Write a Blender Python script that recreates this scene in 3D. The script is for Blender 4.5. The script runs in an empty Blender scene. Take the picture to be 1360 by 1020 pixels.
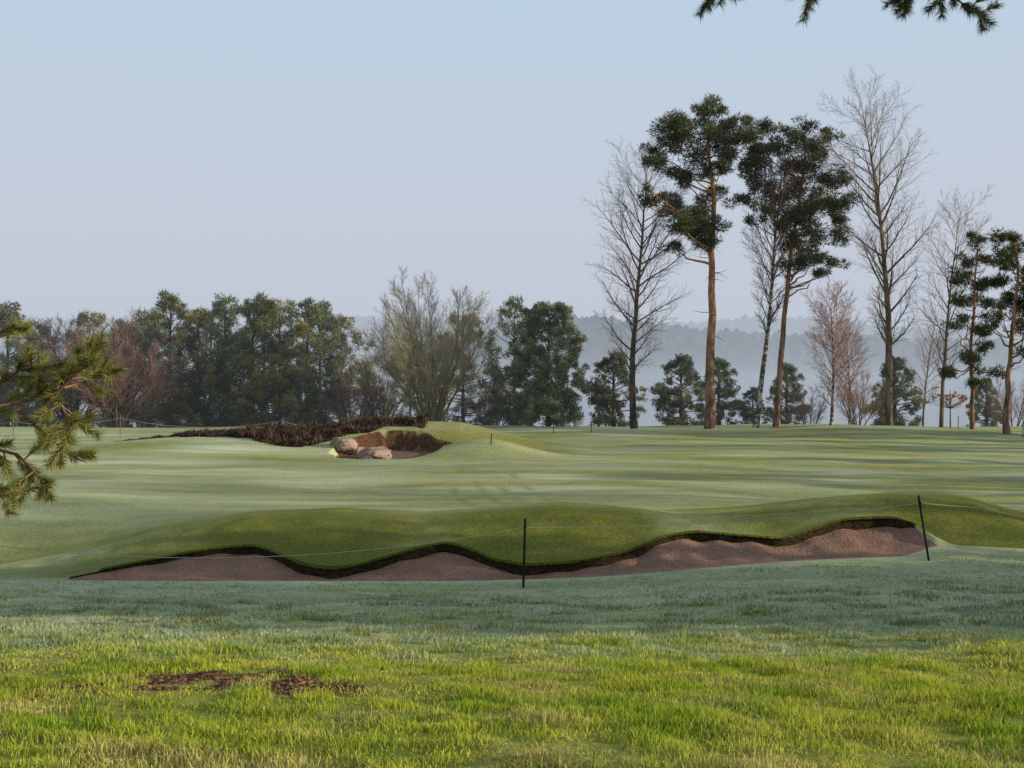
import bpy, math, numpy as np
from mathutils import Vector
rng=np.random.default_rng(7)
F=1458.0; HR=530.0
def W(u,row,d): return np.array([(u-680)/F*d, d, (HR-row)/F*d])
def ss(a,b,x):
    t=np.clip((np.asarray(x,float)-a)/(b-a),0,1); return t*t*(3-2*t)
def snoise(x,y,scale,seed,n=14):
    r=np.random.default_rng(seed); o=0
    for i in range(n):
        a=r.uniform(0,2*np.pi); k=2*np.pi/scale*r.uniform(.5,1.8); p=r.uniform(0,6.28)
        o=o+np.sin((x*np.cos(a)+y*np.sin(a))*k+p)
    return o/np.sqrt(n/2)/1.6
# ---------------------------------------------------------------- materials
def newmat(name):
    m=bpy.data.materials.new(name); m.use_nodes=True; nt=m.node_tree; nt.nodes.clear()
    out=nt.nodes.new('ShaderNodeOutputMaterial'); return m,nt,out
def N(nt,t,**k):
    n=nt.nodes.new(t)
    for a,b in k.items():
        if a.startswith('i_'): n.inputs[a[2:].replace('_',' ')].default_value=b
        else: setattr(n,a,b)
    return n
def mix(nt,fac,a,b,bt='MIX'):
    n=nt.nodes.new('ShaderNodeMixRGB'); n.blend_type=bt
    for s,v in ((0,fac),(1,a),(2,b)):
        if hasattr(v,'links') or isinstance(v,bpy.types.NodeSocket): nt.links.new(v,n.inputs[s])
        else: n.inputs[s].default_value = v if s==0 else (*v,1)
    return n.outputs[0]
def noise(nt,scale,detail=4,rough=.55,stretch=None):
    tc=N(nt,'ShaderNodeTexCoord'); src=tc.outputs['Object']
    if stretch:
        mp=N(nt,'ShaderNodeMapping'); mp.inputs['Scale'].default_value=stretch
        nt.links.new(src,mp.inputs[0]); src=mp.outputs[0]
    n=N(nt,'ShaderNodeTexNoise'); n.inputs['Scale'].default_value=scale; n.inputs['Detail'].default_value=detail; n.inputs['Roughness'].default_value=rough
    nt.links.new(src,n.inputs['Vector']); return n.outputs[0]
def ramp(nt,sock,a,b):
    r=N(nt,'ShaderNodeMapRange'); r.interpolation_type='SMOOTHSTEP'
    r.inputs[1].default_value=a; r.inputs[2].default_value=b; nt.links.new(sock,r.inputs[0]); return r.outputs[0]
def math_(nt,op,a,b):
    n=N(nt,'ShaderNodeMath',operation=op)
    for i,v in enumerate((a,b)):
        if isinstance(v,bpy.types.NodeSocket): nt.links.new(v,n.inputs[i])
        else: n.inputs[i].default_value=v
    return n.outputs[0]
def attr(nt,name):
    a=N(nt,'ShaderNodeAttribute'); a.attribute_name=name; return a
def finish(nt,out,col,rough=.9,bump=None,bs=.3,bd=.02,spec=.2):
    b=N(nt,'ShaderNodeBsdfPrincipled'); b.inputs['Roughness'].default_value=rough
    b.inputs['Specular IOR Level'].default_value=spec
    if isinstance(col,bpy.types.NodeSocket): nt.links.new(col,b.inputs['Base Color'])
    else: b.inputs['Base Color'].default_value=(*col,1)
    if bump is not None:
        bn=N(nt,'ShaderNodeBump'); bn.inputs['Strength'].default_value=bs; bn.inputs['Distance'].default_value=bd
        nt.links.new(bump,bn.inputs['Height']); nt.links.new(bn.outputs[0],b.inputs['Normal'])
    nt.links.new(b.outputs[0],out.inputs[0]); return b
def mat_ground():
    m,nt,out=newmat('turf')
    frost=attr(nt,'frost').outputs['Fac']; dirt_shade=attr(nt,'dirt_shade').outputs['Fac']; sand=attr(nt,'sand').outputs['Fac']
    dark=attr(nt,'deep').outputs['Fac']; straw=attr(nt,'straw').outputs['Fac']
    n1=noise(nt,1.2,4,.6); n2=noise(nt,14,4,.75)
    g=mix(nt,ramp(nt,n1,.35,.65),(.20,.235,.04),(.29,.305,.06))
    g=mix(nt,ramp(nt,n2,.3,.75),mix(nt,.4,g,(.07,.085,.02)),g)
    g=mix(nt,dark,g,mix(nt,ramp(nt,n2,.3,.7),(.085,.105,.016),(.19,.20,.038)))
    st=noise(nt,1.0,4,.6,(.12,.9,1))
    g=mix(nt,math_(nt,'MULTIPLY',straw,ramp(nt,n2,.35,.65)),g,(.46,.41,.14))
    fr=math_(nt,'MULTIPLY',frost,math_(nt,'ADD',math_(nt,'MULTIPLY',ramp(nt,n2,.3,.7),.55),.45))
    fr=math_(nt,'MULTIPLY',fr,math_(nt,'ADD',math_(nt,'MULTIPLY',ramp(nt,st,.36,.64),.5),.7))
    g=mix(nt,fr,g,(.65,.71,.53))
    s=mix(nt,ramp(nt,n2,.3,.7),(.15,.095,.075),(.23,.15,.115))
    g=mix(nt,ramp(nt,sand,.45,.55),g,s)
    d=mix(nt,ramp(nt,n2,.35,.65),(.04,.020,.012),(.17,.09,.052))
    g=mix(nt,ramp(nt,math_(nt,'ADD',dirt_shade,math_(nt,'MULTIPLY',math_(nt,'SUBTRACT',n2,.5),.9)),.4,.6),g,d)
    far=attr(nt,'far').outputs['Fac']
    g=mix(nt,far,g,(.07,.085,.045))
    finish(nt,out,g,.95,n2,.8,.05,.1); return m
def mat_sand():
    m,nt,out=newmat('bunker_sand')
    n1=noise(nt,1.5,4); n2=noise(nt,22,5,.7)
    rk=noise(nt,7,2,.4,(5,.8,1))
    c=mix(nt,ramp(nt,n1,.35,.65),(.20,.115,.082),(.29,.17,.12)); c=mix(nt,ramp(nt,n2,.35,.75),c,(.34,.21,.15))
    c=mix(nt,math_(nt,'MULTIPLY',ramp(nt,rk,.45,.6),.4),c,(.13,.075,.055))
    finish(nt,out,c,.95,math_(nt,'ADD',rk,math_(nt,'MULTIPLY',n2,.4)),.9,.04,.1); return m
def mat_face():
    m,nt,out=newmat('stacked_turf_face')
    n2=noise(nt,10,5,.7,(1,1,6)); n1=noise(nt,40,3)
    c=mix(nt,ramp(nt,n2,.4,.62),(.012,.009,.006),(.075,.055,.03)); c=mix(nt,math_(nt,'MULTIPLY',ramp(nt,n1,.5,.7),.3),c,(.06,.07,.025))
    finish(nt,out,c,1,n2,1,.04,.05); return m
def mat_attr(name,transl=.35,rough=.7):
    m,nt,out=newmat(name); a=attr(nt,'col').outputs['Color']
    b=N(nt,'ShaderNodeBsdfDiffuse')
    nt.links.new(a,b.inputs[0])
    if transl>0:
        t=N(nt,'ShaderNodeBsdfTranslucent'); nt.links.new(a,t.inputs[0])
        mx=N(nt,'ShaderNodeMixShader'); mx.inputs[0].default_value=transl
        nt.links.new(b.outputs[0],mx.inputs[1]); nt.links.new(t.outputs[0],mx.inputs[2]); nt.links.new(mx.outputs[0],out.inputs[0])
    else: nt.links.new(b.outputs[0],out.inputs[0])
    return m
def mat_bark(name,a,b,scale=3,st=(1,1,.25)):
    m,nt,out=newmat(name); n=noise(nt,scale,5,.7,st)
    finish(nt,out,mix(nt,ramp(nt,n,.38,.62),a,b),.95,n,.8,.03,.1); return m
def mat_pinebark():
    m,nt,out=newmat('scots_pine_bark'); n=noise(nt,3,5,.7,(1,1,.25))
    lo=mix(nt,ramp(nt,n,.38,.62),(.10,.06,.04),(.30,.19,.13)); hi=mix(nt,ramp(nt,n,.38,.62),(.18,.09,.045),(.44,.24,.12))
    tc=N(nt,'ShaderNodeTexCoord'); sx=N(nt,'ShaderNodeSeparateXYZ'); nt.links.new(tc.outputs['Object'],sx.inputs[0])
    finish(nt,out,mix(nt,ramp(nt,sx.outputs[2],3,11),lo,hi),.95,n,.8,.03,.1); return m
def mat_birch():
    m,nt,out=newmat('birch_bark'); n=noise(nt,3.5,4,.6,(1,1,1.3))
    finish(nt,out,mix(nt,ramp(nt,n,.40,.54),(.44,.40,.35),(.07,.055,.045)),.8,n,.4,.02,.2); return m
M_ground=mat_ground(); M_sand=mat_sand(); M_face=mat_face()
M_grass=mat_attr('grass_blades',.4); M_leaf=mat_attr('pine_needles',.2); M_twig=mat_attr('twigs',0)
M_pbark=mat_pinebark(); M_birch=mat_birch()
M_bark=mat_bark('grey_bark',(.06,.05,.035),(.19,.155,.105)); M_darkbark=mat_bark('dark_bark',(.035,.027,.02),(.11,.085,.06))
# ---------------------------------------------------------------- mesh builder
class MB:
    def __init__(s): s.v=[];s.f=[];s.m=[];s.c=[];s.n=0
    def add(s,v,f,mat,col):
        v=np.asarray(v,float).reshape(-1,3); f=np.asarray(f,int)
        s.v.append(v); s.f.append(f+s.n); s.m.append(np.full(len(f),mat)); 
        c=np.asarray(col,float); 
        if c.ndim==1: c=np.tile(c,(len(v),1))
        s.c.append(c); s.n+=len(v)
    def tubes(s,P0,P1,R0,R1,n,mat,col):
        P0,P1=np.asarray(P0,float),np.asarray(P1,float); R0,R1=np.asarray(R0,float),np.asarray(R1,float)
        if len(P0)==0: return
        d=P1-P0; d/=np.linalg.norm(d,axis=1)[:,None]+1e-9
        ref=np.where(np.abs(d[:,2:3])>.5,np.array([[1.,0.05,0]]),np.array([[0,0,1.]]))
        a=np.cross(d,ref); a/=np.linalg.norm(a,axis=1)[:,None]+1e-9; b=np.cross(d,a)
        th=np.arange(n)*2*np.pi/n
        o=a[:,None,:]*np.cos(th)[None,:,None]+b[:,None,:]*np.sin(th)[None,:,None]
        V=np.stack([P0[:,None,:]+o*R0[:,None,None],P1[:,None,:]+o*R1[:,None,None]],1)
        base=(np.arange(len(P0))*2*n)[:,None]; k=np.arange(n)[None]; k2=(k+1)%n
        Fq=np.stack([base+k,base+k2,base+n+k2,base+n+k],-1).reshape(-1,4)
        s.add(V,Fq,mat,col)
    def leaves(s,P,D,L,Wd,mat,col):
        D=D/(np.linalg.norm(D,axis=1)[:,None]+1e-9)
        r=rng.normal(size=P.shape); a=np.cross(D,r); a/=np.linalg.norm(a,axis=1)[:,None]+1e-9
        V=np.stack([P-a*Wd[:,None]/2,P+a*Wd[:,None]/2,P+D*L[:,None]],1)
        f=np.arange(len(P)*3).reshape(-1,3)
        s.add(V,f,mat,np.repeat(col,3,axis=0))
    def mesh(s,name,mats,smooth=False):
        me=bpy.data.meshes.new(name); V=np.concatenate(s.v)
        tot=sum(len(f) for f in s.f); ls=[];vi=[];st=0
        for f in s.f:
            k=f.shape[1]; ls.append(st+np.arange(len(f))*k); vi.append(f.ravel()); st+=f.size
        ls=np.concatenate(ls);vi=np.concatenate(vi)
        me.vertices.add(len(V)); me.vertices.foreach_set('co',V.ravel().astype(np.float32))
        me.loops.add(len(vi)); me.loops.foreach_set('vertex_index',vi.astype(np.int32))
        me.polygons.add(tot); me.polygons.foreach_set('loop_start',ls.astype(np.int32))
        me.polygons.foreach_set('material_index',np.concatenate(s.m).astype(np.int32))
        if smooth: me.polygons.foreach_set('use_smooth',np.ones(tot,bool))
        C=np.concatenate(s.c); C=np.concatenate([C,np.ones((len(C),1))],1)
        at=me.attributes.new('col','FLOAT_COLOR','POINT'); at.data.foreach_set('color',C.ravel().astype(np.float32))
        for mm in mats: me.materials.append(mm)
        me.update(calc_edges=True); return me
def obj(name,me,loc=(0,0,0),rz=0,sc=1):
    o=bpy.data.objects.new(name,me); bpy.context.scene.collection.objects.link(o)
    o.location=loc; o.rotation_euler=(0,0,rz); o.scale=(sc,)*3 if np.isscalar(sc) else sc; return o
# ---------------------------------------------------------------- terrain
bp=np.array([(-200,-1.5),(-20,-1.35),(0,-1.35),(4.5,-1.51),(5.6,-1.65),(7.5,-1.90),(9.5,-2.16),(13,-2.60),(17,-3.08),(19.4,-3.32),(20.5,-3.38),(24,-3.2),(28,-2.98),(34,-2.76),(42,-2.60),(50,-2.46),(58,-2.30),(66,-2.10),(72,-1.93),(77,-1.86),(84,-2.3),(100,-5),(150,-14),(250,-24),(340,-14),(500,19),(570,22),(700,10),(1000,60),(1150,66),(1500,30),(4000,0)])
_ty=np.arange(-200,200,.1); _tz=np.interp(_ty,bp[:,0],bp[:,1]); k=np.exp(-(np.arange(-30,31)*.1/1.0)**2); k/=k.sum()
_tz=np.convolve(np.pad(_tz,30,mode='edge'),k,'valid')
def B(y):
    y=np.asarray(y,float); return np.where(y<180,np.interp(y,_ty,_tz),np.interp(y,bp[:,0],bp[:,1]))
near=[(90,770,20.6),(250,771,20.5),(400,771,20.5),(600,771,20.5),(700,769,20.5),(800,765,20.6),(900,757,20.8),(1000,748,21),(1100,742,21.1),(1200,738,21.3),(1243,724,21.8)]
lip=[(90,767.5,20.75),(140,757,21.2),(200,745,21.9),(250,735,22.4),(290,729,22.7),(340,725,22.9),(368,735,22.5),(400,750,21.8),(440,757,21.5),(480,751,21.7),(540,733,22.3),(590,721,22.8),(620,729,22.5),(660,746,22),(700,752,21.8),(760,748,21.9),(830,735,22.3),(880,714,22.9),(920,707,23.1),(980,712,22.9),(1040,717,22.8),(1080,704,23.1),(1120,691,23.4),(1180,688,23.5),(1220,696,23.1),(1236,708,22.5),(1243,722,21.95)]
band=[(90,0),(140,1.5),(200,4),(260,6),(340,8),(400,9),(600,9),(700,9),(900,9),(1050,9),(1150,10),(1225,12),(1243,0)]
crest=[(-60,760,25),(100,735,25),(200,708,25.3),(330,684,25.5),(450,678,25.5),(560,687,25.5),(650,677,25.5),(750,669,25.5),(850,678,25.5),(900,684,25.5),(1000,676,25.5),(1100,663,25.5),(1200,655,25.5),(1280,658,25.5),(1340,675,25.5),(1420,692,25.5)]
def curve(pts,ends):
    P=np.array([W(*p) for p in pts]); 
    xs_=np.concatenate([[ends[0][0]],P[:,0],[ends[1][0]]]); ys_=np.concatenate([[ends[0][1]],P[:,1],[ends[1][1]]]); zs_=np.concatenate([[ends[0][2]],P[:,2],[ends[1][2]]])
    fx=np.arange(-40,40,.05)
    def sm(v):
        w=np.interp(fx,xs_,v); kk=np.exp(-(np.arange(-12,13)*.05/.17)**2); kk/=kk.sum(); return np.convolve(np.pad(w,12,mode='edge'),kk,'valid')
    return fx,sm(ys_),sm(zs_)
c_n=curve(near,((-13,20.5,B(20.5)),(14,21,B(21)+.1))); 
c_l=curve(lip,((-13,20.9,B(20.9)),(14,22,B(22)+.1)))
c_c=curve(crest,((-16,25.5,B(25.5)),(15,25.5,B(25.5))))
def cy(c,x): return np.interp(x,c[0],c[1])
def cz(c,x): return np.interp(x,c[0],c[2])
bx=np.array([W(u,700,22)[0] for u,_ in band]); bh=np.array([b*22.5/F for _,b in band])
def bandh(x): return np.interp(x,bx,bh,left=0,right=0)*(1+.25*snoise(x,x*0,1.1,15))
XL,XR=W(90,0,20.6)[0],W(1243,0,21.9)[0]
def Znear(x,y):
    yn=cy(c_n,x); w=1-ss(0,11,yn-y)
    z=B(y)+w*(cz(c_n,x)-B(yn))
    z=z+snoise(x,y,3.0,11)*.035*ss(0,3,yn-y)+snoise(x,y,.7,12)*.010*ss(0,1,yn-y)
    return z
def bump(x,y,x0,y0,rx,ry,a): return a*np.exp(-((x-x0)/rx)**2-((y-y0)/ry)**2)
def bk2(x,y): return ((x+5.35)/2.65)**2+((y-48.4)/2.9)**2+snoise(x,y,2.5,5)*.12
def Zfar(x,y):
    x=np.asarray(x,float); y=np.asarray(y,float)
    z=B(y)+(cz(c_c,x)-B(25.5))*np.exp(-(np.clip(y-25.5,0,None)/2.6)**2)
    z=z+snoise(x,y,22,21)*.09*ss(27,34,y)*(1-ss(90,120,y))+snoise(x,y,7,22)*.03*ss(27,34,y)*(1-ss(90,120,y))
    amp=np.interp(x,[-26,-20,-14,-10,-7,-4.5,-2.5,-.5,1.5,4],[0,.12,.42,.75,1.2,1.40,1.32,.9,.35,0])
    z=z+amp*np.exp(-((y-53)/np.where(y<53,3.0,4.5))**2)
    z=z+bump(x,y,-1.2,47.2,2.5,1.4,.70)+bump(x,y,-17,50,7,4,.28)+bump(x,y,24,67,8,5,.34)+bump(x,y,8,68,9,3,.26)
    e=bk2(x,y)
    zs=-2.88+.10*(y-46)
    z=np.where(y<60,z+(zs-z)*(1-ss(.88,.99,e)),z)
    z=z+snoise(x,y*0.6,260,31)*7*ss(300,480,y)-np.clip(x,0,600)*.022*ss(400,900,y)
    return z
xs=np.concatenate([-np.geomspace(2500,46,60),np.arange(-45,-11,.3),np.arange(-11,11,.06),np.arange(11,45,.3),np.geomspace(46,2500,60)])
rowsY=[];rowsZ=[];kind=[]
def addrow(y,z,k): rowsY.append(y*np.ones_like(xs)); rowsZ.append(z*np.ones_like(xs)); kind.append(k)
yn=cy(c_n,xs); yl=cy(c_l,xs); yl=np.maximum(yl,yn+.12); hb=bandh(xs); zn=cz(c_n,xs); zl=cz(c_l,xs); zc=cz(c_c,xs)
ya=np.concatenate([np.linspace(-150,0,20)[:-1],np.arange(0,3,.3),np.arange(3,20,.09)])
for y in ya:
    yy=np.where(y>18,18+(y-18)/2*(yn-18),y)*np.ones_like(xs)
    addrow(yy,Znear(xs,yy),0)
yf=yl-.05; zf=zl-hb
ns=30
for i in range(ns):
    s=i/ns; yy=yn+(yf-yn)*s
    zz=Znear(xs,yn)*(1-s)+zf*s - .07*np.sin(np.pi*s)*np.clip(hb*6,0,1) + snoise(xs,yy,.6,3)*.014*np.sin(np.pi*s)
    addrow(yy,zz,1)
for i in range(7):
    s=i/7; jag=snoise(xs,xs*0+i*.9,.25,40+i)*.012*np.clip(hb*8,0,1)+(i%2)*.02*np.clip(hb*8,0,1)
    addrow(yf+(yl-yf)*s-jag*1.0,zf+(zl-zf)*s,2)
nc=48
for i in range(nc):
    s=i/nc; yy=yl+(25.5-yl)*s; sh=np.sin(np.pi/2*s)**1.0*.65+.35*s
    lipb=.06*np.exp(-(s*12)**2)*np.clip(hb*6,0,1)
    addrow(yy,zl+(zc-zl)*sh+lipb+snoise(xs,yy,1.2,8)*.022*np.sin(np.pi*s)+snoise(xs,yy,.35,9)*.006*np.sin(np.pi*s),3)
for y in np.concatenate([np.arange(25.5,62,.17),np.arange(62,92,.5),np.geomspace(93,3500,75)]):
    addrow(y,Zfar(xs,y*np.ones_like(xs)),4)
Y=np.array(rowsY);Z=np.array(rowsZ);X=np.tile(xs,(len(Y),1)); nr,ncx=Y.shape; kind=np.array(kind)
mb=MB()
idx=np.arange(nr*ncx).reshape(nr,ncx)
Fq=np.stack([idx[:-1,:-1],idx[:-1,1:],idx[1:,1:],idx[1:,:-1]],-1).reshape(-1,4)
mb.add(np.stack([X,Y,Z],-1),Fq,0,(0,0,0))
xm=.5*(xs[1:]+xs[:-1]); inside=(xm>XL)&(xm<XR)
mi=np.zeros((nr-1,ncx-1),int)
for j in range(nr-1):
    if kind[j]==1: mi[j]=np.where(inside,1,0)
    if kind[j]==2: mi[j]=np.where(inside&(bandh(xm)>.02),2,0)
mb.m=[mi.ravel()]
me=mb.mesh('ground',[M_ground,M_sand,M_face],True)
K=kind[:,None]*np.ones((1,ncx))
frost=.25*ss(7.5,10,Y)+.34*ss(9.5,13,Y); frost=np.where(K==1,.45,frost)
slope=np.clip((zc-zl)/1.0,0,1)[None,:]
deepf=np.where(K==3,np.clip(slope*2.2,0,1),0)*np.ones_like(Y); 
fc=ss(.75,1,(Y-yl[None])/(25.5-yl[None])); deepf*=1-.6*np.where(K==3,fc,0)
frost=np.where(K==3,.0+.3*(1-np.clip(slope*2.5,0,1))+.06*fc,frost)
ff=.36+.18*snoise(X,Y*3,14,51)+.09*snoise(X*.4,Y*2,3,52)+.16*ss(4,-10,X) ; ff=np.clip(ff,.05,.8)
frost=np.where(K==4,.08+(ff-.08)*ss(25.5,28.5,Y),frost)
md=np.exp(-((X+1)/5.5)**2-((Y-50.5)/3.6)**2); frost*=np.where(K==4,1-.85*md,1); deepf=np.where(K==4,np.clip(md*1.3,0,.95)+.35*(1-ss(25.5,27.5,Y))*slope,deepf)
gr=((X-6)/10.5)**2+((Y-70)/3.2)**2; frost=np.where((K==4)&(gr<1),.75,frost)
straw=np.clip(.45*snoise(X,Y*2.2,2.3,61)+.1,0,1)*(1-ss(8.5,10,Y)) + np.where(K==4,.65*np.clip(snoise(X*.5,Y*2,9,62),0,1),0)
for (x0,y0,R) in ((9,30,9.5),(9,30,11.0),(14,33,14),(14,33,15.4),(2,26,12),(2,26,13.3)):
    dd=np.abs(np.hypot(X-x0,(Y-y0-8)*.55)-R); tr=np.exp(-(dd/.14)**2)*(K==4)*(1-ss(40,43,Y))*(X<14)*(X>-6)*np.clip(.5+snoise(X,Y,4,19),0,1); frost*=1-.5*tr; deepf=np.clip(deepf+.22*tr,0,1)
st_=np.sin((Y+.35*X+.02*X*X)*2*np.pi/4.2)
frost*=np.where((K==4)&(Y<66),1+.22*np.tanh(3*st_)*ss(28,32,Y),1)
def dirtmask(X,Y):
    dm=np.maximum(1.2-((X+2.1)/1.0)**2-((Y-7.25)/.5)**2, .9-((X+3.1)/.6)**2-((Y-7.3)/.2)**2); dm=np.maximum(dm,1.05-((X+1.25)/.42)**2-((Y-6.85)/.22)**2)
    dm=np.maximum(dm,.85-((X-3.35)/.4)**2-((Y-6.9)/.12)**2)
    return dm+.75*snoise(X,Y,.55,71)-.15
dirt_shade=np.clip(dirtmask(X,Y),0,1)*(Y<12)*(Y>3)
sand=np.where(K==4,1-ss(.80,1.0,bk2(X,Y)),0)
e2=bk2(X,Y); dirt_shade=np.maximum(dirt_shade,np.where((K==4)&(Y>49),ss(.78,.86,e2)*(1-ss(1.02,1.10,e2)),0))  # far bunker's dark back lip, with its shadow painted into the colour
def heath(x,y):
    ylo=np.interp(x,[-22,-16,-12,-9.5,-8.4,-7.6,-3.9],[54,52.4,50.4,49.2,50.0,51.4,51.8])
    return ss(-.3,.3,y-ylo+.35*snoise(x,y,2.5,101))*(1-ss(55,56,y))*ss(-20.5,-18,x)*(1-ss(-4.4,-3.8,x))
dirt_shade=np.maximum(dirt_shade,np.where(K==4,heath(X,Y),0))
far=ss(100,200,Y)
for nm,A in (('frost',frost),('dirt_shade',dirt_shade),('sand',sand),('deep',deepf),('straw',straw),('far',far)):
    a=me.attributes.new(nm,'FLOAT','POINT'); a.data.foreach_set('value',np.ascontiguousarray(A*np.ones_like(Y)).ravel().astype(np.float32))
obj('ground',me)
# ---------------------------------------------------------------- grass blades
def blades(mb,x,y,z,h,w,col):
    n=len(x); P=np.stack([x,y,z-.004],-1); a=rng.uniform(0,2*np.pi,n); s=np.stack([np.cos(a),np.sin(a),0*a],-1)
    la=rng.uniform(0,2*np.pi,n); ln=np.abs(rng.normal(0,.55,n))[:,None]*h[:,None]; Ld=np.stack([np.cos(la),np.sin(la),0*la],-1)*ln
    up=np.array([[0,0,1.]])*h[:,None]
    V=np.stack([P-s*w[:,None]/2,P+s*w[:,None]/2,P+Ld*.35+up*.6+s*w[:,None]*.38,P+Ld*.35+up*.6-s*w[:,None]*.38,P+Ld+up*.95],1)
    b=(np.arange(n)*5)[:,None]
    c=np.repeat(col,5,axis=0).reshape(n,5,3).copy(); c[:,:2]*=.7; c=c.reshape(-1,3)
    k0=mb.n; mb.add(V,b+np.array([[0,1,2,3]]),0,c)
    mb.f.append(b+np.array([[3,2,4]])+k0); mb.m.append(np.zeros(n,int))
def gcol(x,y,n):
    g=np.array([.33,.47,.045]); yv=np.array([.58,.61,.085]); st=np.array([.68,.58,.25]); fr=np.array([.57,.65,.49])
    t=np.clip(.5+.6*snoise(x,y,1.2,81)+rng.normal(0,.25,n),0,1)[:,None]; c=g*(1-t)+yv*t
    s=np.clip(.6*snoise(x,y*1.6,1.5,82)-.08+.28*(1-ss(4.5,5.5,y))+rng.normal(0,.22,n),0,.9)[:,None]*(1-ss(9,12,y))[:,None]; c=c*(1-s)+st*s
    c=c*(1-.32*ss(9,12,y))[:,None]
    f=np.clip(ss(8.2,11,y)*.55+.30*snoise(x,y*2,1.6,83)*ss(7.5,9.5,y)+rng.normal(0,.12,n)*ss(7.5,9.5,y),0,.92)[:,None]; c=c*(1-f)+fr*f
    return c*rng.uniform(.6,1.2,n)[:,None]
mb=MB()
def field(n,y0,y1,pw,hm,wm,ex=1.2):
    y=y0+(y1-y0)*rng.uniform(0,1,n)**pw; x=rng.uniform(-1,1,n)*(.52*y+ex)
    k=(dirtmask(x,y)<.35+rng.uniform(-.35,.4,n)); k&=(dirtmask(x,y+.2)<1.0); k&=(y<cy(c_n,x)-.15); x=x[k];y=y[k]; n=len(x)
    cl=np.clip(.8+.6*snoise(x,y,.45,91)+.4*snoise(x,y,1.9,92),.2,2.3)
    h=hm*cl*rng.uniform(.6,1.3,n)*(1-.35*ss(9,14,y)); w=wm*rng.uniform(.7,1.3,n)
    blades(mb,x,y,Znear(x,y),h,w,gcol(x,y,n))
field(130000,3.5,8.5,.9,.045,.0055); field(70000,8,13,.9,.045,.010); field(60000,12.5,20.6,.9,.045,.016)
nt_=420; ty=rng.uniform(4,17,nt_); tx=rng.uniform(-1,1,nt_)*(.5*ty+.5); per=55
x=np.repeat(tx,per)+rng.normal(0,.06,nt_*per)*np.repeat(1+ty/12,per); y=np.repeat(ty,per)+rng.normal(0,.05,nt_*per)*np.repeat(1+ty/12,per)
k=(dirtmask(x,y)<.2)&(dirtmask(x,y+.25)<.5); x=x[k];y=y[k]; hh=rng.uniform(.04,.085,len(x)); blades(mb,x,y,Znear(x,y),hh,.005+.0007*y,gcol(x,y,len(x))*.75)
n=26000; x=rng.uniform(XL,XR,n); k=bandh(x)>.03; x=x[k]; y=cy(c_l,x)+rng.normal(.01,.05,len(x))
z=cz(c_l,x)+.02; c=gcol(x,y*0+5,len(x))*np.array([.42,.45,.4]); blades(mb,x,y,z,rng.uniform(.02,.05,len(x)),np.full(len(x),.016),c)
obj('grass',mb.mesh('grass',[M_grass]))
mb=MB(); n=11000; x=rng.normal(-2.2,1.0,n); y=7.2+rng.normal(0,.34,n); k=dirtmask(x,y)>.35+rng.uniform(0,.3,n); x=x[k];y=y[k]
x=np.concatenate([x,rng.normal(-1.22,.12,200)]); y=np.concatenate([y,rng.normal(6.85,.07,200)])
r=np.minimum(rng.gamma(1.1,.0045,len(x))+.003,.028); z=Znear(x,y)
t=(1+5**.5)/2; ico=np.array([(-1,t,0),(1,t,0),(-1,-t,0),(1,-t,0),(0,-1,t),(0,1,t),(0,-1,-t),(0,1,-t),(t,0,-1),(t,0,1),(-t,0,-1),(-t,0,1)])/1.9
icf=np.array([(0,11,5),(0,5,1),(0,1,7),(0,7,10),(0,10,11),(1,5,9),(5,11,4),(11,10,2),(10,7,6),(7,1,8),(3,9,4),(3,4,2),(3,2,6),(3,6,8),(3,8,9),(4,9,5),(2,4,11),(6,2,10),(8,6,7),(9,8,1)])
V=ico[None]*r[:,None,None]*rng.uniform(.3,1.7,(len(x),12,1))*np.array([1.3,1.1,.65]); V+=np.stack([x,y,z+r*.1],-1)[:,None,:]
fc_=(icf[None]+(np.arange(len(x))*12)[:,None,None]).reshape(-1,3)
cc=np.array([.21,.125,.075])*rng.uniform(.3,1.2,(len(x),1)); mb.add(V,fc_,0,np.repeat(cc,12,axis=0)); 
M_soil=mat_attr('soil',0,.95); obj('dirt_clods',mb.mesh('dirt_clods',[M_soil]))
mb=MB(); n=40; y=rng.uniform(4.5,11,n); x=rng.uniform(-1,1,n)*.46*y; z=Znear(x,y)+.035
D=rng.normal(size=(n,3))*np.array([1,1,.5]); mb.leaves(np.stack([x,y,z],-1),D,rng.uniform(.03,.08,n),rng.uniform(.015,.03,n),0,np.array([.3,.19,.1])*rng.uniform(.5,1.3,(n,1)))
obj('fallen_leaves',mb.mesh('fallen_leaves',[M_leaf]))
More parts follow.
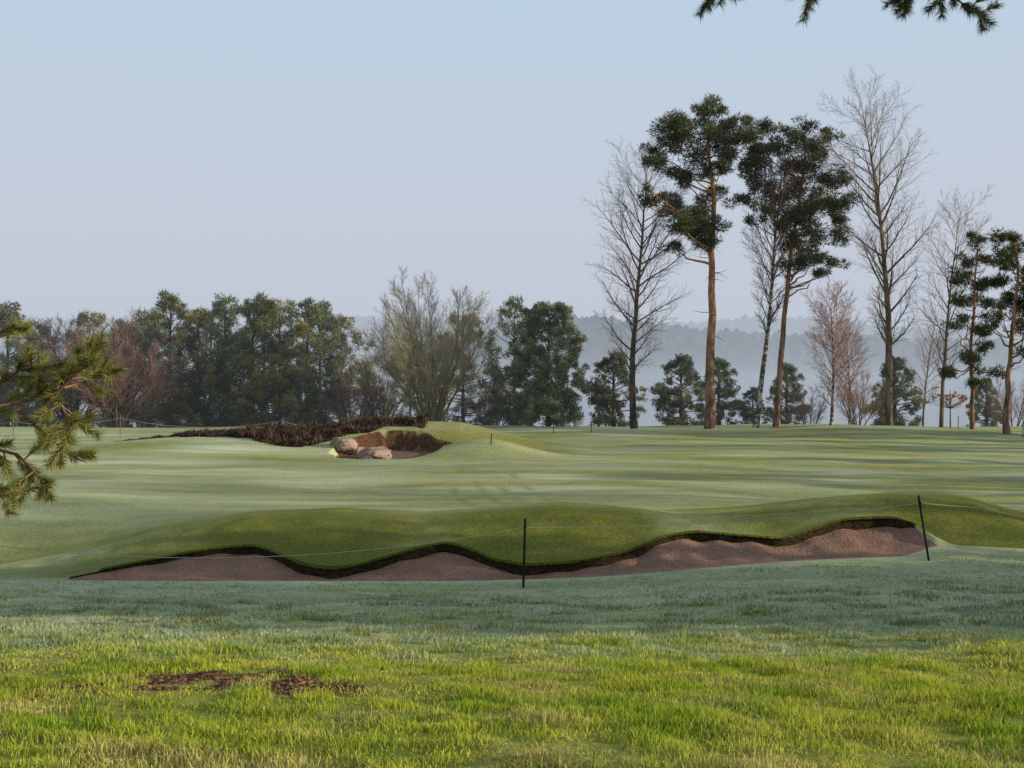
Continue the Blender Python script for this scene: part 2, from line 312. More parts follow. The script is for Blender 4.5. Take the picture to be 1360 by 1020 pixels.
# ---------------------------------------------------------------- trees
def nrm(v): return v/(np.linalg.norm(v)+1e-9)
def grow(segs,p,d,L,r,lev,spec):
    sp=spec[lev]; n=sp.get('seg',4); pts=[p]; dirs=[d]; rad=[r]; q=p
    for i in range(n):
        d=nrm(d+rng.normal(0,sp.get('wob',.1),3)+np.array([0,0,sp.get('up',0)])); q=q+d*L/n
        pts.append(q); dirs.append(d); rad.append(r*(1-sp.get('tap',.8)*(i+1)/n))
    for i in range(n): segs.append((pts[i],pts[i+1],rad[i],rad[i+1],lev))
    if lev+1<len(spec):
        cs=spec[lev+1]; nn=cs['n']; az=rng.uniform(0,6.28)
        for c in range(nn):
            s=cs.get('start',.2); t=s+(1-s)*(c+rng.uniform(.1,.9))/nn; f=t*n; i=min(int(f),n-1)
            pp=pts[i]+(pts[i+1]-pts[i])*(f-i); dd=dirs[i+1]; rr=rad[i]+(rad[i+1]-rad[i])*(f-i)
            az+=2.4+rng.uniform(-.5,.5); a=np.cross(dd,[.3,.1,1] if abs(dd[2])<.9 else [1,0,0]); a=nrm(a); b=np.cross(dd,a)
            o=a*math.cos(az)+b*math.sin(az); ang=cs['ang']*rng.uniform(.75,1.25); nd=nrm(dd*math.cos(ang)+o*math.sin(ang))
            ll=cs['len'](t)*rng.uniform(.7,1.2)*(L/ spec[lev].get('ref',L))
            grow(segs,pp,nd,ll,max(min(rr*.65,cs['r']*rng.uniform(.7,1.1)),.004),lev+1,spec)
def segs2mb(mb,segs,barkcol,twigcol,sides=(8,5,3,3),m0=0,mt=1,splitlev=1):
    for lv in sorted(set(s[4] for s in segs)):
        S=[s for s in segs if s[4]==lv]
        mb.tubes([s[0] for s in S],[s[1] for s in S],[s[2] for s in S],[s[3] for s in S],sides[min(lv,len(sides)-1)],m0 if lv<splitlev else mt,twigcol if lv>=splitlev else barkcol)
def bare_tree(H,r,crown0=.3,spread=3.2,n1=38,n2=9,n3=6,twig=(.16,.12,.1),bark=None,ang=.85,lean=(0,0),prof=None,tw=.008,wob=.03,up1=.07):
    prof=prof or (lambda t: spread*(math.sin(math.pi*min(1,(1.03-t)/(1-crown0)*.75+.12))**.8+.08))
    spec=[dict(seg=14,wob=wob,up=.03,tap=.93),
          dict(n=n1,start=crown0,ang=ang,len=prof,r=r*.30,seg=6,wob=.08,up=up1,tap=.85,ref=spread),
          dict(n=n2,start=.15,ang=.6,len=lambda t:spread*.42*(1.15-.6*t),r=.022,seg=4,wob=.11,up=.05,ref=spread*.4),
          dict(n=n3,start=.1,ang=.55,len=lambda t:spread*.17,r=tw,seg=2,wob=.15,up=.02)]
    segs=[]; grow(segs,np.zeros(3),nrm(np.array([lean[0],lean[1],1.])),H,r,0,spec)
    segs=[(s[0],s[1],max(s[2],tw*.8),max(s[3],tw*.6),s[4]) for s in segs]
    mb=MB(); segs2mb(mb,segs,twig,twig,splitlev=2); 
    mb.tubes([np.array([0,0,-.5])],[np.array([0,0,.35])],[r*1.5],[r*1.0],8,0,twig)
    return mb.mesh('bare_tree_mesh',[bark or M_bark,M_twig],True)
def foliage(mb,C,R,nl,L,Wd,base,flat=.7,mat=1,puffs=6,lightvar=.3):
    C=np.asarray(C)
    for c,rr in zip(C,R):
        cb=base*(1+rng.uniform(-lightvar,lightvar)); m=puffs
        pc=rng.normal(size=(m,3)); pc/=np.linalg.norm(pc,axis=1)[:,None]; pc*=rng.uniform(.25,.9,(m,1))*rr*np.array([1,1,flat]); 
        n=max(10,int(nl*(rr**2)/m))
        for q in pc:
            d=rng.normal(size=(n,3)); d/=np.linalg.norm(d,axis=1)[:,None]
            pr=rr*rng.uniform(.3,.6); P=c+q+d*rng.uniform(.3,1,(n,1))*pr*np.array([1,1,flat])
            D=d+rng.normal(0,.55,(n,3))+np.array([0,0,.25])
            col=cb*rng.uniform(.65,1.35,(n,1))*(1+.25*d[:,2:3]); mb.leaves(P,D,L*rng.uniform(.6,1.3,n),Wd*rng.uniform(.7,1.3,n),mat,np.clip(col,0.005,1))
GREEN=np.array([.085,.10,.045])
def scots_pine(base,trunk,clusters,d,r,col=GREEN,nl=800,bark=None,stubs=6):
    mb=MB(); T=np.array(trunk,float)
    m=14; tt=np.linspace(0,1,m); cum=np.concatenate([[0],np.cumsum(np.linalg.norm(np.diff(T,axis=0),axis=1))]); cum/=cum[-1]
    P=np.stack([np.interp(tt,cum,T[:,i]) for i in range(3)],-1); P[1:-1,:2]+=rng.normal(0,.05,(m-2,2)); R=r*(1-.75*tt); R[0]*=1.25
    mb.tubes(P[:-1],P[1:],R[:-1],R[1:],9,0,(.2,.1,.05))
    C=np.array([c[:3] for c in clusters]); Rr=np.array([c[3] for c in clusters])
    segs=[]
    for c in C:
        hz=max(c[2]-rng.uniform(.4,1.5)-.25*np.hypot(*(c[:2]-P[-1,:2])),P[-1,2]*.35); hz=min(hz,P[-1,2]-.2); s=np.array([np.interp(hz,P[:,2],P[:,0]),np.interp(hz,P[:,2],P[:,1]),hz])
        rr=max(.035,min(.12,r*(1-.75*hz/P[-1,2])*.5)); q=s; e=c-np.array([0,0,.1])
        for k_ in range(5):
            t=(k_+1)/5; nq=s+(e-s)*t+np.array([0,0,-.35*math.sin(math.pi*t)*.6])+rng.normal(0,.09,3)*(t<1); segs.append((q,nq,rr*(1-.8*(t-.2)),rr*(1-.8*t),1)); 
            q=nq
        for b in range(7):
            dd=nrm(rng.normal(size=3)); segs.append((e,e+dd*Rr[0]*.7,.02,.006,1))
    for b in range(stubs):
        hz=rng.uniform(.3,.65)*P[-1,2]; s=np.array([np.interp(hz,P[:,2],P[:,0]),np.interp(hz,P[:,2],P[:,1]),hz]); a=rng.uniform(0,6.28); dd=np.array([math.cos(a),math.sin(a),rng.uniform(-.3,.3)]); l=rng.uniform(.4,1.6)
        segs.append((s,s+dd*l*.5,.03,.02,1)); segs.append((s+dd*l*.5,s+dd*l+np.array([0,0,rng.uniform(-.3,.2)]),.02,.006,1))
    mb.tubes([s[0] for s in segs],[s[1] for s in segs],[s[2] for s in segs],[s[3] for s in segs],5,0,(.2,.1,.05))
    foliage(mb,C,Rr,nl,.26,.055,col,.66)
    return obj('pine_tree',mb.mesh('scots_pine_mesh',[bark or M_pbark,M_leaf]),base)
def place_pine(u,d,trunk_px,cl_px,r,grow_=1.14,extra=.9,**k):
    x=(u-680)/F*d; z=float(Zfar(x,d)); base=np.array([x,d,z-.1])
    tr=[(0,0,-.1)]+[tuple(W(a,b,d)-base+np.array([0,rng.uniform(-.3,.3),0])) for a,b in trunk_px]
    cl=[]
    for a,b,rr in cl_px:
        R=rr/F*d*grow_; dy=rng.uniform(-1,1)*1.6; c=W(a,b,d)-base; c[1]+=dy; cl.append((*c,R))
        if rng.random()<extra: cl.append((c[0]+rng.normal(0,.6),-dy*1.1,c[2]+rng.normal(0,.45),R*.66))
    return scots_pine(base,tr,cl,d,r,**k)
A_cl=[(900,163,26),(940,150,22),(985,165,24),(885,190,24),(925,185,30),(965,190,28),(995,190,18),(940,175,24),(878,218,22),(915,225,26),(955,225,24),(868,262,16),(895,270,26),(930,278,28),(950,250,16),(895,300,22),(925,305,26),(950,300,18),(900,324,16),(935,325,18),(865,210,11),(857,256,9),(975,160,18)]
place_pine(943,70,[(944,480),(946,400),(944,330),(948,250),(944,200),(940,172)],A_cl,.34,stubs=10)
B_cl=[(1070,170,18),(1050,190,26),(1092,195,26),(1012,195,24),(1000,225,26),(1040,222,28),(1080,225,30),(1110,240,24),(1130,235,11),(990,258,20),(1030,255,24),(1078,262,30),(1105,275,24),(1060,285,24),(1072,297,26),(1112,305,22),(1083,332,24),(1050,320,20),(1100,350,18),(1062,352,18),(1120,290,14),(1020,180,14),(1040,350,12),(1015,285,18),(1030,300,14)]
place_pine(1031,71,[(1036,480),(1045,400),(1052,330),(1062,260),(1072,200),(1070,178)],B_cl,.22,stubs=5)
R1=[(1295,322,14),(1300,345,18),(1280,365,16),(1310,378,18),(1290,395,20),(1322,345,11),(1275,428,14),(1303,438,16),(1290,478,18),(1312,495,12),(1270,490,15),(1282,510,14),(1262,400,9),(1295,460,14)]
place_pine(1292,68,[(1292,480),(1294,400),(1298,325)],R1,.15,nl=900)
R2=[(1335,312,18),(1350,338,22),(1325,342,15),(1345,370,20),(1357,400,22),(1330,398,15),(1350,435,18),(1318,430,10),(1350,470,14),(1372,380,26),(1378,330,24),(1378,430,24),(1392,350,24),(1395,400,24)]
place_pine(1337,64,[(1340,500),(1346,430),(1352,350),(1350,318)],R2,.2,nl=850)
def put(name,me,u,d,rz=None,sc=1,dz=-.1):
    x=(u-680)/F*d; return obj(name,me,(x,d,float(Zfar(x,d))+dz),rng.uniform(0,6.28) if rz is None else rz,sc)
bt1=bare_tree(16.8,.24,.2,4.1,46,11,8,bark=M_darkbark,lean=(-.02,0),twig=(.23,.17,.13),ang=.95)
put('bare_tree',bt1,842,72,rz=.4)
bt2=bare_tree(20.2,.27,.22,4.2,50,11,8,bark=M_bark,twig=(.27,.21,.15),ang=.85)
put('bare_tree',bt2,1180,70,rz=0.9)
bt3=bare_tree(14.0,.14,.2,3.3,36,9,7,bark=M_bark,twig=(.30,.22,.165),ang=.8)
put('bare_tree',bt3,1250,72,rz=1.2)
put('bare_tree',bt2,1448,66,rz=2.2,sc=.97)
bb=bare_tree(17.0,.2,.35,3.1,38,12,9,bark=M_birch,twig=(.15,.09,.07),ang=.6,lean=(.1,0),wob=.04,tw=.010)
put('birch_tree',bb,1004,70.5,rz=0)
bs=bare_tree(8.4,.13,.15,2.7,38,11,8,bark=M_birch,twig=(.33,.20,.17),ang=.7,wob=.04,tw=.010)
put('birch_tree',bs,1104,74,rz=.5); put('birch_tree',bs,1128,82,rz=2,sc=.85)
put('bare_tree',bt3,1225,88,rz=2,sc=.7)
def multi(H,ns,twig,n1=12,n2=10,n3=7,bark=None,r=.12,out=.5,tw=.009,fill=1.0,wob=.04):
    spec=[dict(seg=8,wob=wob,up=.035,tap=.9),
      dict(n=n1,start=.12,ang=.5,len=lambda t:H*.34*(1.15-t*.85),r=.045,seg=5,wob=.07,up=.05,ref=H*.28),
      dict(n=n2,start=.12,ang=.5,len=lambda t:H*.12*fill,r=.016,seg=3,wob=.10,up=.03,ref=H*.12),
      dict(n=n3,start=.1,ang=.5,len=lambda t:H*.06*fill,r=tw,seg=2,wob=.12,up=.02)]
    segs=[]
    for i in range(ns):
        a=i*2.4+rng.uniform(-.3,.3); o=out*math.sqrt((i+.3)/ns); hh=H*(1.0-.30*(o/out)**2)*rng.uniform(.93,1.0)
        grow(segs,np.array([math.cos(a)*.25,math.sin(a)*.25,-.2]),nrm(np.array([math.cos(a)*o,math.sin(a)*o,1.])),hh,r*rng.uniform(.7,1.2),0,spec)
    segs=[(s[0],s[1],max(s[2],tw*.8),max(s[3],tw*.6),s[4]) for s in segs]
    mb=MB(); segs2mb(mb,segs,twig,twig,splitlev=2); return mb.mesh('multistem_mesh',[bark or M_bark,M_twig],True)
M_olive=mat_bark('olive_bark',(.12,.105,.05),(.28,.24,.13))
ms1=multi(10.8,15,(.44,.38,.25),n1=12,n2=9,n3=8,bark=M_olive,out=.66,r=.11,tw=.010)
put('bare_willow_tree',ms1,574,77,rz=1.3,sc=(1.05,1.05,1))
ms2=multi(7.4,10,(.26,.165,.15),n1=12,n2=9,n3=7,bark=M_darkbark,out=.8,r=.09,tw=.012)
put('bare_oak_tree',ms2,155,76,rz=0,sc=1.12); put('bare_oak_tree',ms2,98,80,rz=2,sc=1.12)
ms3=multi(5.8,7,(.26,.18,.13),n1=9,n2=8,n3=6,bark=M_darkbark,out=.8,r=.07,tw=.011)
put('bare_shrub',ms3,470,84,rz=1,sc=1.0); put('bare_shrub',ms3,505,81,rz=3,sc=.9); put('bare_shrub',ms3,655,86,rz=.3,sc=.9); put('bare_shrub',ms3,1345,84,rz=.3,sc=.8); put('bare_shrub',ms3,25,80,rz=.9,sc=.6)
put('bare_shrub',ms3,1140,80,rz=2.3,sc=.8); put('bare_shrub',ms3,1075,84,rz=1.3,sc=.6)
def bushy(H,Rm,col,seed,base0=.03,topy=.8,nc=95,nl=430,rough=.25,leafL=.3,rs=1,q0=.45):
    mb=MB(); C=[];R=[]
    lobes=rng.uniform(0,6.28,5)
    for i in range(nc):
        t=rng.uniform(base0,.97)**.9; a=rng.uniform(0,6.28)
        env=Rm*(math.sin(math.pi*min(1,(t*.80+.20)))**topy)*(1+rough*math.sin(3*a+lobes[0]+t*5)*.5+rng.uniform(-rough,rough)*.6)
        q=rng.uniform(q0,1)**.5; C.append((math.cos(a)*env*q,math.sin(a)*env*q,t*H)); R.append(rs*H*.075*rng.uniform(.75,1.3)*(1-.35*t))
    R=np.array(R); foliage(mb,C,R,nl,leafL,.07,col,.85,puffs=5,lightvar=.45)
    mb.tubes([np.array([0,0,-.4]),np.array([0,0,H*.4])],[np.array([0,0,H*.4]),np.array([.1,0,H*.9])],[.22,.13],[.13,.04],8,0,(.1,.1,.1))
    C=np.array(C); k=rng.choice(len(C),min(40,len(C)),replace=False)
    mb.tubes(np.stack([0*C[k,0],0*C[k,0],C[k,2]*.85],-1),C[k],np.full(len(k),.05),np.full(len(k),.015),4,0,(.1,.1,.1))
    return mb.mesh('bushy_conifer_mesh',[M_darkbark,M_leaf])
FG=np.array([.16,.175,.09]); 
bc=[bushy(10,3.0,FG,1),bushy(10,2.7,FG*np.array([.9,.95,1]),2,topy=.65),bushy(10,3.4,FG*np.array([1.25,1.12,.85]),3,topy=.6),bushy(9,3.0,FG*np.array([1.15,1.2,1.35]),4,topy=.45,nc=260,nl=800,rough=.10,leafL=.20,rs=.95,q0=.15)]
put('conifer_tree',bc[3],728,78,rz=.5,sc=(.95,.95,1.0)); put('conifer_tree',bc[1],683,83,rz=1.5,sc=(.78,.78,1.0))
for u,d,i,s in ((225,86,0,1.02),(262,84,2,.92),(300,88,1,1.06),(335,84,0,.98),(372,83,2,.93),(408,85,1,.95),(198,92,1,1.08),(280,96,2,1.12),(350,96,0,1.12),(425,92,0,1.02),(452,94,2,.95),(10,92,0,1.0),(-40,88,2,.95),(50,98,1,1.0),(120,98,2,1.05),(165,97,0,1.05),(615,86,2,.92),(545,94,0,.8)):
    x=(u-680)/F*d; zt=float(Zfar(x,d)); put('conifer_tree',bc[i],u,d,sc=(s*1.0,s*1.0,s*rng.uniform(.93,1.09)+(-zt-2.5)*.08))
sp=[bushy(5.5,2.1,FG*.85,5,topy=.7,nc=110,nl=900,rs=1.15,leafL=.20,q0=.2),bushy(5.5,1.7,FG*.9,6,topy=.8,nc=90,nl=900,rs=1.15,leafL=.20,q0=.2)]
for u,d,i,s in ((815,80,0,1.0),(905,82,0,.98),(955,86,1,1.0),(1045,88,1,.95),(1188,84,0,.98),(1000,84,0,.55),(1310,88,0,.7)):
    x=(u-680)/F*d; zt=float(Zfar(x,d)); put('pine_tree',sp[i],u,d,sc=(s,s,s+(-zt-2.0)*.15))
mb=MB(); C=rng.normal(0,1,(26,3))*np.array([1.1,1.1,.35])+np.array([0,0,2.2]); foliage(mb,C,np.full(26,.28),260,.12,.08,np.array([.32,.13,.05]),.5,puffs=3)
mb.tubes([np.array([0,0,-.3])],[np.array([0,0,2.6])],[.06],[.02],6,0,(.2,.2,.2)); mb.tubes(np.tile([[0,0,1.4]],(26,1)),C,np.full(26,.02),np.full(26,.006),4,0,(.2,.2,.2))
put('beech_sapling',mb.mesh('beech_sapling',[M_bark,M_leaf]),1262,73)
# trees beyond the right edge of view (they throw the long shadows)
for x,y,i,s in ((19,9.3,2,.95),(20,12,0,1.1),(19.5,14.5,0,1.05),(21.5,17.2,1,.78),(27,8.5,1,1.1),(28,12,2,1.05)):
    obj('conifer_tree',bc[i],(x,y,float(B(y))-.1),rng.uniform(0,6.28),s)
for x,y,m,s in ((36,18,bt1,.9),(38,24,bt1,.9),(36,31,bc[2],.9),(44,33,bt3,1),(48,43,bt2,.8),(40,38,bc[1],.8),(43,47,bc[0],1.0),(46,52,bt3,1.1),(50,58,bt1,.9),(44,58,bc[1],1.1)):
    obj('conifer_tree' if m in bc else 'bare_tree',m,(x,y,float(B(y))-.1),rng.uniform(0,6.28),s)
# ---------------------------------------------------------------- heather bank, boulders
mb=MB(); n=60000; x=rng.uniform(-21.5,-3.5,n); y=rng.uniform(49,56,n)
k=(heath(x,y)>rng.uniform(.3,.7,n))&(bk2(x,y)>1.02); x=x[k];y=y[k]; n=len(x); cl=np.clip(.8+.6*snoise(x,y,1.3,102),.3,1.8)
c=np.array([.085,.055,.05])*rng.uniform(.4,1.7,(n,1))*(1+.35*snoise(x,y,1.0,103))[:,None]; t=(rng.random(n)<.14)[:,None]; c=np.where(t,np.array([.13,.11,.05]),c)
blades(mb,x,y,Zfar(x,y),.26*cl*rng.uniform(.6,1.3,n)*ss(-21,-14,x),np.full(n,.04),np.clip(c,.005,1)); obj('heather_bed',mb.mesh('heather_bed',[M_twig]))
M_rock=mat_bark('sandstone',(.22,.16,.13),(.36,.27,.22),2.2,(1,1,1))
def boulder(u,d,sx,sy,sz,seed):
    bpy.ops.mesh.primitive_ico_sphere_add(subdivisions=4,radius=1); o=bpy.context.object; o.name='boulder'; r=np.random.default_rng(seed)
    v=np.array([p.co[:] for p in o.data.vertices]); 
    for _ in range(9):
        nn=r.normal(size=3); nn/=np.linalg.norm(nn); h=v@nn; lim=r.uniform(.55,.85); v=v-np.clip(h-lim,0,None)[:,None]*nn*.85
    v+=.05*snoise(v[:,0]*3,v[:,1]*3+v[:,2]*4,1.5,seed)[:,None]; v*=np.array([sx,sy,sz])
    o.data.vertices.foreach_set('co',v.ravel()); o.data.materials.append(M_rock)
    x=(u-680)/F*d; o.location=(x,d,float(Zfar(x,d))+sz*.3)
    for p in o.data.polygons: p.use_smooth=True
boulder(456,49.4,.66,.5,.48,1); boulder(500,48.4,.84,.6,.48,2); boulder(478,49.8,.5,.4,.32,3)
# ---------------------------------------------------------------- rope fences and markers
def simple(name,col,rough=.6):
    m,nt,out=newmat(name); n=noise(nt,20,3); finish(nt,out,mix(nt,n,tuple(c*.7 for c in col),tuple(c*1.2 for c in col)),rough); return m
M_post=simple('black_post',(.012,.012,.013)); M_rope=simple('pale_rope',(.42,.42,.38)); M_wood=simple('weathered_wood',(.16,.13,.1))
def fence(name,posts,r,sags,mats,rr=.006,att=.87):
    mb=MB(); T=[]
    for b,t in posts:
        b=np.array(b,float);t=np.array(t,float); b2=b-(t-b)*.12
        mb.tubes([b2,t-(t-b)*.03],[t-(t-b)*.03,t],[r,r],[r*.95,r*.55],10,0,(0,0,0)); 
        e=b+(t-b)*att; mb.tubes([e-np.array([0,0,.02])],[e+np.array([0,0,.02])],[r*1.35],[r*1.35],10,0,(0,0,0)); T.append(e)
    for a,b,s in zip(T[:-1],T[1:],sags):
        tt=np.linspace(0,1,41)[:,None]; P=a+(b-a)*tt; P[:,2]-=s*4*(tt*(1-tt))[:,0]; mb.tubes(P[:-1],P[1:],np.full(40,rr),np.full(40,rr),5,1,(0,0,0))
    obj(name,mb.mesh(name,mats,True))
lp=np.array([-10.6,18.9]); zl_=float(Znear(lp[0],lp[1]))
rp=np.array([15.5,22.]); zr_=float(B(22)+.1)
fence('rope_fence',[((lp[0],lp[1],zl_),(lp[0]-.03,lp[1],zl_+1.15)),(W(695,781,19.4),W(697.5,688,19.4)),(W(1232,741,20.6),W(1219,657,20.6)),((rp[0],rp[1],zr_),(rp[0],rp[1],zr_+1.2))],.023,(.50,.13,.15),[M_post,M_rope],.006)
def gp(u,d,h): 
    x=(u-680)/F*d; z=float(Zfar(x,d)); return ((x,d,z-.02),(x,d,z+h))
fence('rope_fence',[gp(-60,64,1.1),gp(18,63,1.0),gp(160,62,1.3),gp(375,60,1.1),gp(478,60,.9)],.025,(.25,.3,.45,.3),[M_wood,M_rope],.011)
for u,d,h in ((735,66,.75),(785,66,.7),(1272,66,.8),(652,46.5,.45),(1358,62,1.0)):
    mb=MB(); (b,t)=gp(u,d,h); b=np.array(b);t=np.array(t)+np.array([.03,0,0]); mb.tubes([b-[0,0,.1],t-(t-b)*.12],[t-(t-b)*.12,t],[.022,.03],[.022,.02],8,0,(0,0,0)); obj('marker_post',mb.mesh('marker_post',[M_post],True))
# ---------------------------------------------------------------- near pines with overhanging boughs
def needles(mb,a,b,n,L,col):
    t=rng.uniform(0,1,n)[:,None]; P=a+(b-a)*t; ax=nrm(b-a); d=rng.normal(size=(n,3)); d-=(d@ax)[:,None]*ax; d/=np.linalg.norm(d,axis=1)[:,None]
    D=d*rng.uniform(.5,1.0,(n,1))+ax*rng.uniform(.5,1.1,(n,1)); mb.leaves(P,D,L*rng.uniform(.7,1.15,n),np.full(n,.0036),1,col*rng.uniform(.6,1.4,(n,1)))
def sprig(mb,pts,r0,r1,tufts,L=.06,col=np.array([.23,.235,.075]),dens=1.2):
    P=np.array(pts); k=len(P)-1; rr=np.linspace(r0,r1,k+1); mb.tubes(P[:-1],P[1:],rr[:-1],rr[1:],6,0,(.2,.12,.07))
    for i in range(tufts):
        t=(i+rng.uniform(.2,.8))/tufts; t=.25+.75*t; f=t*k; j=min(int(f),k-1); p=P[j]+(P[j+1]-P[j])*(f-j); ax=nrm(P[j+1]-P[j])
        d=nrm(ax*.8+rng.normal(0,.55,3)+np.array([0,0,.1])); l=rng.uniform(.07,.15); q=p+d*l
        mb.tubes([p],[q],[.004],[.003],5,0,(.2,.12,.07)); needles(mb,p+(q-p)*.35,q,int(120*dens),L,col*rng.uniform(.7,1.25))
    ax=nrm(P[-1]-P[-2]); needles(mb,P[-1]-ax*.08,P[-1]+ax*.02,int(150*dens),L,col)
def near_pine(tx,ty,boughs,H=11):
    mb=MB(); tz=float(Znear(np.array(tx),np.array(ty))); z=np.linspace(tz-.3,H,12); P=np.stack([tx+.08*np.sin(z*.6),ty+0*z,z],-1); R=np.linspace(.24,.08,12)
    mb.tubes(P[:-1],P[1:],R[:-1],R[1:],12,0,(.2,.1,.05))
    for bo in boughs: bo(mb)
    return mb
def left_boughs(mb):
    d=5.0; Q=lambda u,r,dy=0: W(u,r,d)+np.array([0,dy,0])
    root=np.array([-5.0,5.5,-.35]); hub=Q(-130,560,.1)
    sprig(mb,[root,(root+hub)/2+[0,0,-.08],hub],.045,.022,0)
    sprig(mb,[hub,Q(-40,548),Q(30,532,.05),Q(75,522,0),Q(105,498,-.05),Q(130,466,-.05)],.013,.004,22)
    sprig(mb,[hub,Q(-50,590,.1),Q(10,605,.1),Q(38,625,.05),Q(62,645,0)],.010,.004,14)
    sprig(mb,[Q(-40,548),Q(-10,505,.1),Q(15,490,.1),Q(45,488,.1)],.008,.004,11)
    sprig(mb,[Q(60,525),Q(88,538,-.05),Q(100,562,-.05),Q(98,588,-.1)],.006,.003,11)
    sprig(mb,[Q(-10,540,.05),Q(25,562,.15),Q(55,590,.15),Q(80,608,.15)],.007,.003,12)
    sprig(mb,[Q(85,515),Q(108,505,.1),Q(128,490,.12)],.006,.003,6)
    sprig(mb,[hub,Q(-70,470,.2),Q(-30,440,.2),Q(-12,430,.2)],.010,.004,4)
    sprig(mb,[Q(-60,600,.1),Q(-30,640,0),Q(8,650,-.1),Q(28,656,-.1)],.007,.003,9)
def top_boughs(mb):
    d=6.0; Q=lambda u,r,dy=0: W(u,r,d)+np.array([0,dy,0])
    root=np.array([5.6,2.2,3.2]); h=Q(1420,-150,-.4)
    sprig(mb,[root,(root+h)/2+[0,0,.1],h],.05,.03,0)
    dc=np.array([.08,.10,.045])
    sprig(mb,[h,Q(1300,-95),Q(1200,-60),Q(1080,-50),Q(960,-45)],.02,.008,8,col=dc)
    sprig(mb,[Q(1300,-95),Q(1262,-30),Q(1275,-2),Q(1293,10),Q(1306,16)],.007,.003,9,col=dc)
    sprig(mb,[Q(1280,-80),Q(1275,-40),Q(1258,-14),Q(1252,-2)],.007,.003,6,col=dc)
    sprig(mb,[Q(1200,-60),Q(1226,-28),Q(1214,-8),Q(1200,4)],.007,.003,7,col=dc)
    sprig(mb,[Q(1080,-50),Q(1070,-22),Q(1078,-6)],.006,.003,6,col=dc)
    sprig(mb,[Q(980,-45),Q(954,-25),Q(948,-10)],.006,.003,6,col=dc)
mb=near_pine(-5.0,5.5,[left_boughs],9); CL=rng.normal(0,1,(24,3))*np.array([.7,1.6,1.3])+np.array([-6.0,4.5,6.8]); foliage(mb,CL,np.full(24,.6),900,.12,.012,GREEN,.7)
obj('pine_tree',mb.mesh('near_pine_mesh',[M_pbark,M_leaf]))
mb=near_pine(5.6,2.0,[top_boughs],10); CL=rng.normal(0,1,(24,3))*np.array([1.,1.3,1.0])+np.array([6.2,1.2,7.5]); foliage(mb,CL,np.full(24,.6),900,.12,.012,GREEN,.7)
obj('pine_tree',mb.mesh('near_pine_mesh',[M_pbark,M_leaf]))
# ---------------------------------------------------------------- distant woodland on the hills
def forest(n,x0,x1,y0,y1,h0,h1):
    x=rng.uniform(x0,x1,n); y=rng.uniform(y0,y1,n); z=Zfar(x,y)-1; h=rng.uniform(h0,h1,n)*(1+.15*snoise(x,y,60,77)); r=h*rng.uniform(.25,.4,n)
    th=np.arange(6)*np.pi/3; rings=[(0.05,.8),(.4,1.05),(.78,.7)]
    V=[]
    for zz,rr in rings:
        jit=rng.uniform(.7,1.25,(n,6)); V.append(np.stack([x[:,None]+np.cos(th)*r[:,None]*rr*jit,y[:,None]+np.sin(th)*r[:,None]*rr*jit,z[:,None]+h[:,None]*zz*rng.uniform(.9,1.1,(n,6))],-1))
    V.append(np.stack([x,y,z+h],-1)[:,None,:]); V=np.concatenate(V,1); b=(np.arange(n)*19)[:,None,None]
    k=np.arange(6);k2=(k+1)%6; q=np.concatenate([np.stack([k,k2,k2+6,k+6],-1),np.stack([k+6,k2+6,k2+12,k+12],-1)]); t=np.stack([k+12,k2+12,k*0+18],-1)
    col=np.array([.05,.07,.04])*rng.uniform(.6,1.5,(n,1)); br=(rng.random(n)<.2)[:,None]; col=np.where(br,np.array([.12,.09,.06]),col); mb=MB(); k0=mb.n
    mb.add(V,(q[None]+b).reshape(-1,4),0,np.repeat(col,19,axis=0)); mb.f.append((t[None]+b).reshape(-1,3)); mb.m.append(np.zeros(6*n,int)); return mb.mesh('distant_forest',[M_twig])
obj('distant_forest',forest(5200,-420,420,370,590,8,12)); obj('distant_forest',forest(6500,-700,700,830,1180,11,15))
# ---------------------------------------------------------------- mist banks
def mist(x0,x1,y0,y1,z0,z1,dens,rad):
    bpy.ops.mesh.primitive_cube_add(size=1,location=((x0+x1)/2,(y0+y1)/2,(z0+z1)/2)); o=bpy.context.object; o.name='glowing_mist'; o.scale=(x1-x0,y1-y0,z1-z0)
    m,nt,out=newmat('glowing_mist'); a=N(nt,'ShaderNodeVolumeAbsorption'); a.inputs['Color'].default_value=(0,0,0,1); a.inputs['Density'].default_value=dens
    e=N(nt,'ShaderNodeEmission'); e.inputs[0].default_value=(*rad,1); e.inputs[1].default_value=dens  # emission stands in for daylight scattered inside the mist
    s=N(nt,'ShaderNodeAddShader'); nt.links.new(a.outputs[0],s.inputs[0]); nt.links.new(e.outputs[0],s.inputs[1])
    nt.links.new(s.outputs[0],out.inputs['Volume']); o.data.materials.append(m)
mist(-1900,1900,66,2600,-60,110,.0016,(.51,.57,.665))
mist(-1500,1500,125,440,-58,9,.0026,(.50,.57,.66))
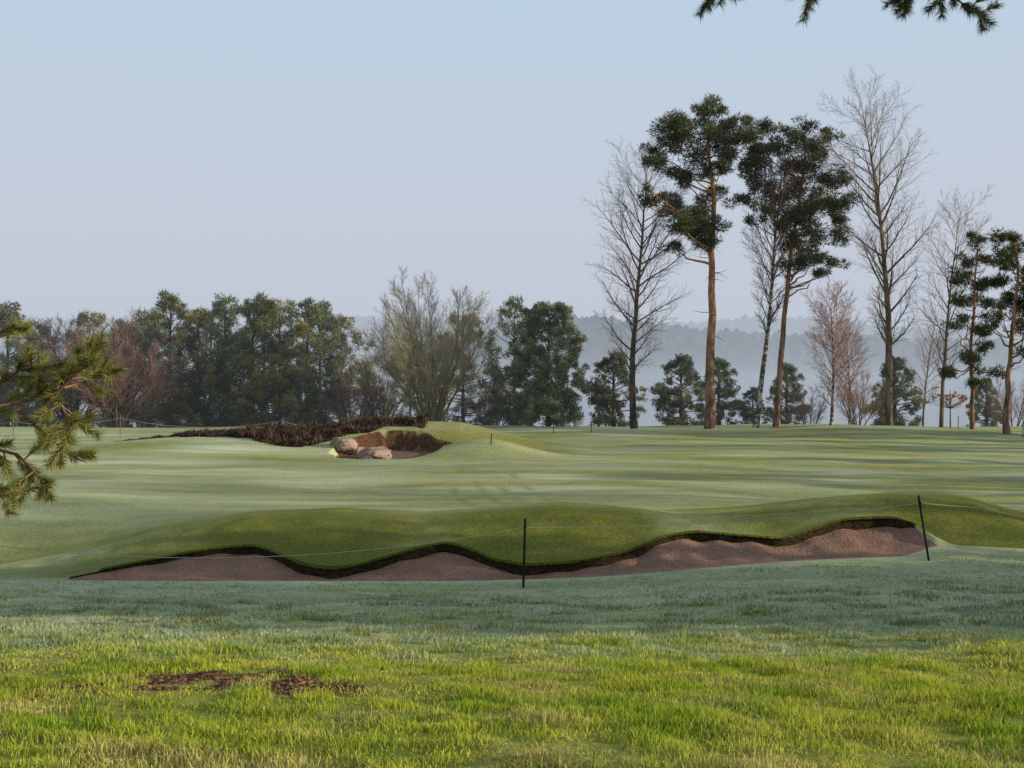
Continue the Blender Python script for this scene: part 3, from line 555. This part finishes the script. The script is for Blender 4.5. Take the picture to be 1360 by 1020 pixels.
# ---------------------------------------------------------------- light
el=math.radians(14.5); saz=math.atan2(.97,-.22)
sd=Vector((math.sin(saz)*math.cos(el),math.cos(saz)*math.cos(el),math.sin(el)))
L=bpy.data.lights.new('sun','SUN'); L.energy=5; L.angle=math.radians(.6); L.color=(1,.85,.58); lo=bpy.data.objects.new('sun',L); bpy.context.scene.collection.objects.link(lo)
lo.rotation_euler=sd.to_track_quat('Z','Y').to_euler(); lo.location=(30,0,30)
w=bpy.data.worlds.new('World'); bpy.context.scene.world=w; w.use_nodes=True; nt=w.node_tree; nt.nodes.clear()
out=N(nt,'ShaderNodeOutputWorld'); bg=N(nt,'ShaderNodeBackground'); bg.inputs[1].default_value=.1
sky=N(nt,'ShaderNodeTexSky'); sky.sky_type='NISHITA'; sky.sun_disc=False; sky.sun_elevation=el; sky.sun_rotation=saz; sky.air_density=1.0; sky.dust_density=2.5; sky.ozone_density=1.5
tc=N(nt,'ShaderNodeTexCoord'); sx=N(nt,'ShaderNodeSeparateXYZ'); nt.links.new(tc.outputs['Generated'],sx.inputs[0])
cr=N(nt,'ShaderNodeValToRGB'); nt.links.new(sx.outputs[2],cr.inputs[0]); e=cr.color_ramp.elements
e[0].position=0; e[0].color=(.82,.77,.78,1); e[1].position=1; e[1].color=(.32,.38,.46,1)
for p,c in ((.09,(.74,.72,.79,1)),(.20,(.64,.71,.83,1)),(.34,(.55,.72,.89,1)),(.6,(.40,.48,.58,1))):
    q=e.new(p); q.color=c
mul=N(nt,'ShaderNodeVectorMath',operation='SCALE'); mul.inputs['Scale'].default_value=10; nt.links.new(cr.outputs[0],mul.inputs[0])
c=mix(nt,.88,sky.outputs[0],mul.outputs[0]); nt.links.new(c,bg.inputs[0]); nt.links.new(bg.outputs[0],out.inputs[0])
# ---------------------------------------------------------------- camera
cam=bpy.data.cameras.new('camera'); cam.sensor_width=36; cam.lens=36*F/1360; cam.clip_start=.05; cam.clip_end=6000
co=bpy.data.objects.new('camera',cam); bpy.context.scene.collection.objects.link(co); co.rotation_euler=(math.radians(90)+math.atan(20/F),0,0); bpy.context.scene.camera=co
sc=bpy.context.scene; sc.view_settings.view_transform='Standard'; sc.view_settings.look='None'; sc.view_settings.exposure=0
